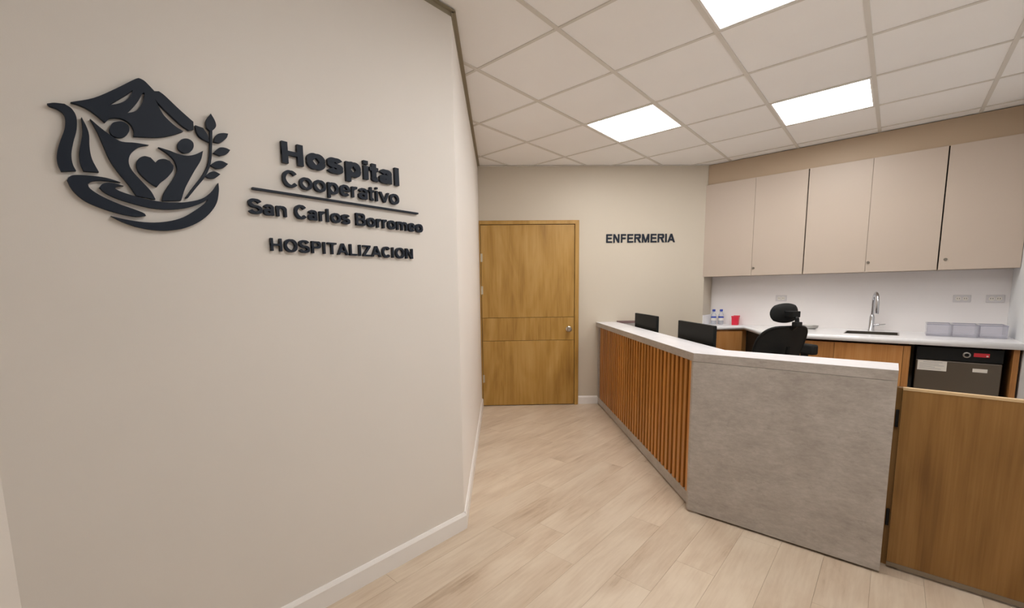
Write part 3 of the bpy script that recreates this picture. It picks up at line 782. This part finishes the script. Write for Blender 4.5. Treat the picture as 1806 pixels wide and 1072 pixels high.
# bottles, sharps box, dish, trays
def bottle(x, y, lab):
    o = thing('bottle', lab, 'bottle', (x, y, CT), group=None)
    bm = bmesh.new(); lathe(bm, [(0, 0.001), (0.024, 0.001), (0.028, 0.006), (0.028, 0.10), (0.027, 0.118), (0.018, 0.138), (0.011, 0.146), (0.011, 0.152), (0, 0.152)], (x, y, CT), 20); obj('body', bm, M_clear, o, smooth=True)
    bm = bmesh.new(); lathe(bm, [(0, 0.1525), (0.0165, 0.1525), (0.0165, 0.174), (0.015, 0.177), (0, 0.177)], (x, y, CT), 16); obj('cap', bm, M_blue, o, smooth=True)
    bm = bmesh.new(); lathe(bm, [(0.0283, 0.048), (0.0289, 0.048), (0.0289, 0.100), (0.0283, 0.100)], (x, y, CT), 20); lb = obj('label', bm, M_paper, o, smooth=True)
    bm = bmesh.new(); lathe(bm, [(0.0290, 0.078), (0.0294, 0.078), (0.0294, 0.096), (0.0290, 0.096)], (x, y, CT), 20); obj('label_band', bm, M_blue, lb, smooth=True)
bottle(0.462, 3.945, 'clear bottle with blue cap on the worktop, farther from the red box')
bottle(0.532, 3.985, 'clear bottle with blue cap on the worktop, the one nearer the red box')
o = thing('sharps_container', 'small red plastic sharps container on the worktop beside the clear bottles', 'container', (0.687, 3.985, CT))
bm = bmesh.new()
lo = [(-0.032, -0.026), (0.032, -0.026), (0.032, 0.026), (-0.032, 0.026)]
r1 = [bm.verts.new((0.687 + x, 3.985 + y, CT)) for x, y in lo]; r2 = [bm.verts.new((0.687 + x * 1.12, 3.985 + y * 1.12, CT + 0.088)) for x, y in lo]
bm.faces.new(r1); bm.faces.new(r2)
for i in range(4): bm.faces.new((r1[i], r1[(i + 1) % 4], r2[(i + 1) % 4], r2[i]))
obj('body', bm, M_red, o, bevel=0.004)
bm = bmesh.new(); box(bm, 0.687 - 0.039, 0.687 + 0.039, 3.985 - 0.032, 3.985 + 0.032, CT + 0.0885, CT + 0.103); box(bm, 0.687 - 0.02, 0.687 + 0.046, 3.975, 3.995, CT + 0.1035, CT + 0.110); obj('lid', bm, M_red, o, bevel=0.003)
bm = bmesh.new(); lathe(bm, [(0, 0.0), (0.06, 0.0), (0.075, 0.012), (0.085, 0.035), (0.088, 0.036), (0.080, 0.010), (0.062, 0.003), (0, 0.003)], (1.395, 3.87, CT + 0.0002), 32, sx=1.0, sy=0.6)
tag(obj('steel_dish', bm, M_steel, smooth=True), 'shallow oval steel dish on the worktop behind the office chair', 'dish')
TX = [2.252, 2.405, 2.558]
for x, lab in zip(TX, ('clear plastic tray on the worktop, the leftmost of three', 'clear plastic tray on the worktop, the middle one of three', 'clear plastic tray on the worktop, the one nearest the right wall')):
    o = thing('storage_tray', lab, 'tray', (x + 0.075, 3.75, CT), group=None)
    x0, x1, y0, y1, h, tk = x, x + 0.148, 3.64, 3.86, 0.095, 0.003
    bm = bmesh.new(); box(bm, x0, x1, y0, y1, CT, CT + tk)
    box(bm, x0, x1, y0, y0 + tk, CT + tk, CT + h); box(bm, x0, x1, y1 - tk, y1, CT + tk, CT + h)
    box(bm, x0, x0 + tk, y0 + tk, y1 - tk, CT + tk, CT + h); box(bm, x1 - tk, x1, y0 + tk, y1 - tk, CT + tk, CT + h)
    obj('tub', bm, M_acryl, o)
    bm = bmesh.new()
    e = 0.0015
    for q in ((x0 - e, x1 + e, y0 - e, y0 + 0.006), (x0 - e, x1 + e, y1 - 0.006, y1 + e), (x0 - e, x0 + 0.006, y0 + 0.006, y1 - 0.006), (x1 - 0.006, x1 + e, y0 + 0.006, y1 - 0.006)):
        box(bm, *q, CT + h + 0.0003, CT + h + 0.008)
    obj('rim', bm, M_acrim, o)

# ------------------------------------------------------------------ monitors (backs to the camera)
def monitor(p, q, top, lab):
    """p, q: the two upper corners in plan"""
    p, q = Vector(p), Vector(q); m = (p + q) / 2; wd = (q - p).length / 2
    u = (q - p).normalized(); nn = Vector((-u.y, u.x))            # towards the seated nurse
    F = Frame(m, u, nn)
    o = thing('computer_monitor', lab, 'monitor', (m.x, m.y, 0.75))
    b0 = top - 0.315
    bm = bmesh.new(); F.box(bm, -wd, wd, 0.0, 0.022, b0, top); c = obj('back_cover', bm, M_mon, o, bevel=0.004)
    bm = bmesh.new(); F.box(bm, -wd * 0.55, wd * 0.55, -0.012, -0.0005, b0 + 0.02, b0 + 0.13); obj('electronics_bulge', bm, M_mon, o, bevel=0.004)
    bm = bmesh.new(); F.box(bm, -wd + 0.006, wd - 0.006, 0.0225, 0.0245, b0 + 0.016, top - 0.006); obj('screen', bm, M_screen, o)
    bm = bmesh.new(); F.box(bm, -0.03, 0.03, 0.024, 0.040, 0.757, b0 + 0.10); obj('stand', bm, M_black, o, bevel=0.003)
    bm = bmesh.new(); F.box(bm, -0.11, 0.11, 0.005, 0.185, 0.7505, 0.758); obj('foot', bm, M_black, o, bevel=0.003)
monitor((0.050, 2.754), (0.466, 2.314), 1.086, 'black computer monitor on the desk, the smaller-looking one nearer the far wall')
monitor((0.783, 1.979), (1.166, 1.573), 1.082, 'black computer monitor on the desk, the larger-looking one near the desk corner')

# narrow shelf with a white back board on the far wall, behind the end of the ledge
q0 = (Vector(D.at(SE, 0.24)) - Vector(A)).dot(U); q1 = q0 + 0.47
pm = FW.at((q0 + q1) / 2, 0)
sh = thing('wall_shelf', 'narrow mauve-brown shelf over a white board on the far wall, behind the far monitor', 'shelf', (pm[0], pm[1], 0.75))
bm = bmesh.new(); FW.box(bm, q0, q1, 0.0005, 0.055, 0.944, 0.970); obj('shelf_board', bm, M_maroon, sh, bevel=0.001)
bm = bmesh.new(); FW.box(bm, q0, q1, 0.0005, 0.014, 0.7505, 0.9435); obj('back_board', bm, M_trim, sh)

# ------------------------------------------------------------------ office chair
ch = thing('office_chair', 'black mesh office chair with headrest behind the reception desk', 'chair', (1.13, 2.975, 0), 0.90)
def loc(name, bm, mat, parent=ch, **kw): return obj(name, bm, mat, parent, local=True, **kw)
bm = bmesh.new()
for i in range(5):
    a = 2 * math.pi * i / 5 + 0.3
    tube(bm, [(0.02 * math.cos(a), 0.02 * math.sin(a), 0.10), (0.28 * math.cos(a), 0.28 * math.sin(a), 0.075)], [0.026, 0.016], 10)
lathe(bm, [(0, 0.06), (0.04, 0.06), (0.045, 0.12), (0, 0.13)], (0, 0, 0), 16)
loc('star_base', bm, M_black, smooth=True)
for i in range(5):
    a = 2 * math.pi * i / 5 + 0.3; cx, cy = 0.28 * math.cos(a), 0.28 * math.sin(a)
    bm = bmesh.new(); tx = Vector((-math.sin(a), math.cos(a), 0))
    for sgn in (-1, 1):
        c = Vector((cx, cy, 0.028)) + tx * 0.014 * sgn
        lathe(bm, [(0, -0.009), (0.024, -0.009), (0.028, -0.005), (0.028, 0.005), (0.024, 0.009), (0, 0.009)], c, 16, tx)
    lathe(bm, [(0, 0.03), (0.007, 0.03), (0.007, 0.066), (0, 0.066)], (cx, cy, 0), 8)
    loc('caster', bm, M_black, smooth=True)
bm = bmesh.new(); lathe(bm, [(0, 0.11), (0.026, 0.11), (0.026, 0.26), (0.016, 0.261), (0.016, 0.44), (0, 0.44)], (0, 0, 0), 16); loc('gas_lift', bm, M_grey, smooth=True)
bm = bmesh.new(); box(bm, -0.09, 0.09, -0.16, 0.10, 0.43, 0.465); loc('tilt_mechanism', bm, M_black, bevel=0.008)
# seat cushion: a rounded, dished pad
bm = bmesh.new(); NX, NY = 12, 12; g = {}
def seat_pt(i, j, topf):
    a, b = -1 + 2 * i / NX, -1 + 2 * j / NY
    x, y = a * math.sqrt(1 - b * b * 0.32) * 0.265, b * math.sqrt(1 - a * a * 0.28) * 0.255
    e = max(abs(a), abs(b)); z = 0.505 + 0.028 * (1 - e ** 4) + 0.012 * a * a - (0.03 * max(0, b - 0.5)) if topf else 0.468
    return (x, y + 0.03, z)
for tp in (0, 1):
    for i in range(NX + 1):
        for j in range(NY + 1): g[tp, i, j] = bm.verts.new(seat_pt(i, j, tp))
    for i in range(NX):
        for j in range(NY): bm.faces.new((g[tp, i, j], g[tp, i + 1, j], g[tp, i + 1, j + 1], g[tp, i, j + 1]))
rim = [(i, 0) for i in range(NX)] + [(NX, j) for j in range(NY)] + [(i, NY) for i in range(NX, 0, -1)] + [(0, j) for j in range(NY, 0, -1)]
for (a, b) in zip(rim, rim[1:] + rim[:1]): bm.faces.new((g[0, *a], g[0, *b], g[1, *b], g[1, *a]))
loc('seat', bm, M_soft, smooth=True, angle=60)
# backrest: curved mesh panel inside a tubular frame
BZ0, BZ1 = 0.57, 1.005
def bwid(t):                                          # half width along the height
    return 0.178 + 0.058 * math.sin(min(1, t * 1.25) * math.pi / 2)
def bpt(a, t, off=0.0):
    """a -1..1 across, t 0..1 up"""
    # superellipse-like rounded top and bottom
    zc = BZ0 + (BZ1 - BZ0) * t
    y = -0.255 - 0.11 * t + 0.05 * math.sin(t * math.pi) * 0.6 + 0.05 * a * a - off
    return Vector((a * bwid(t), y, zc))
out = []
for k in range(48):
    th = 2 * math.pi * k / 48; c, s_ = math.cos(th), math.sin(th)
    ex = 0.42 if s_ > 0 else 0.35
    out.append((math.copysign(abs(c) ** ex, c), 0.5 + 0.5 * math.copysign(abs(s_) ** (0.75 if s_ > 0 else 0.5), s_)))
bm = bmesh.new()
rings = []
for r in (1.0, 0.75, 0.5, 0.25):
    rings.append([bm.verts.new(bpt(a * r, 0.5 + (t - 0.5) * r)) for a, t in out])
ctr = bm.verts.new(bpt(0, 0.5))
for R1, R2 in zip(rings, rings[1:]):
    for k in range(48): bm.faces.new((R1[k], R1[(k + 1) % 48], R2[(k + 1) % 48], R2[k]))
for k in range(48): bm.faces.new((rings[-1][k], rings[-1][(k + 1) % 48], ctr))
fs = list(bm.faces)
bmesh.ops.recalc_face_normals(bm, faces=fs)
bmesh.ops.solidify(bm, geom=fs, thickness=0.006)
loc('backrest', bm, M_soft, smooth=True, angle=60)
bm = bmesh.new(); P = [bpt(a, t, 0.003) for a, t in out]
tube(bm, P + [P[0]], 0.011, 8, cap=False); loc('back_frame', bm, M_black, smooth=True)
bm = bmesh.new(); tube(bm, [(0, -0.13, 0.452), (0, -0.27, 0.50), (0, -0.315, 0.62), (0, -0.345, 0.78), (0, -0.352, 0.84)], [0.022, 0.022, 0.02, 0.018, 0.016], 12); loc('spine', bm, M_black, smooth=True)
bm = bmesh.new(); tube(bm, [(-0.12, -0.285, 0.72), (0, -0.318, 0.72), (0.12, -0.285, 0.72)], [0.022, 0.026, 0.022], 10); loc('lumbar_bar', bm, M_black, smooth=True)
# headrest: curved cushion on a hinged bracket
bm = bmesh.new(); g = {}; NX, NY = 16, 10
for tp in (0, 1):
    for i in range(NX + 1):
        for j in range(NY + 1):
            a, b = -1 + 2 * i / NX, -1 + 2 * j / NY
            x = a * math.sqrt(1 - b * b * 0.42) * 0.135; z = b * math.sqrt(1 - a * a * 0.42) * 0.082
            e = (1 - max(abs(a), abs(b)) ** 3)
            y = 0.9 * x * x + (0.034 * e if tp else -0.022 * e) + 0.25 * z * z
            g[tp, i, j] = bm.verts.new((x, y - 0.30, 1.115 + z)) if tp == 0 or (0 < i < NX and 0 < j < NY) else g[0, i, j]
    for i in range(NX):
        for j in range(NY): bm.faces.new((g[tp, i, j], g[tp, i + 1, j], g[tp, i + 1, j + 1], g[tp, i, j + 1]))
loc('headrest', bm, M_soft, smooth=True, angle=80)
bm = bmesh.new()
tube(bm, [(0.0, -0.372, 0.985), (0.0, -0.42, 1.03), (0.0, -0.42, 1.075), (0.0, -0.34, 1.11)], [0.017, 0.02, 0.016, 0.016], 12)
box(bm, -0.035, 0.035, -0.415, -0.325, 1.085, 1.135); box(bm, -0.03, 0.03, -0.445, -0.40, 1.012, 1.05)
loc('headrest_bracket', bm, M_black, bevel=0.005)
for sgn, az in ((-1, 0.70), (1, 0.835)):
    bm = bmesh.new(); tube(bm, [(0.10 * sgn, -0.05, 0.458), (0.26 * sgn, -0.10, 0.458), (0.33 * sgn, -0.16, 0.50), (0.335 * sgn, -0.17, az - 0.091)], [0.016, 0.02, 0.03, 0.03], 12)
    ar = loc('armrest', bm, M_black, smooth=True)
    bm = bmesh.new(); box(bm, 0.335 * sgn - 0.035, 0.335 * sgn + 0.035, -0.28, -0.13, az - 0.09, az)
    pd = obj('arm_pad', bm, M_soft, None, bevel=0.018, seg=3)
    l0 = pd.location.copy(); pd.parent = ar; pd.location = l0 - ar.location
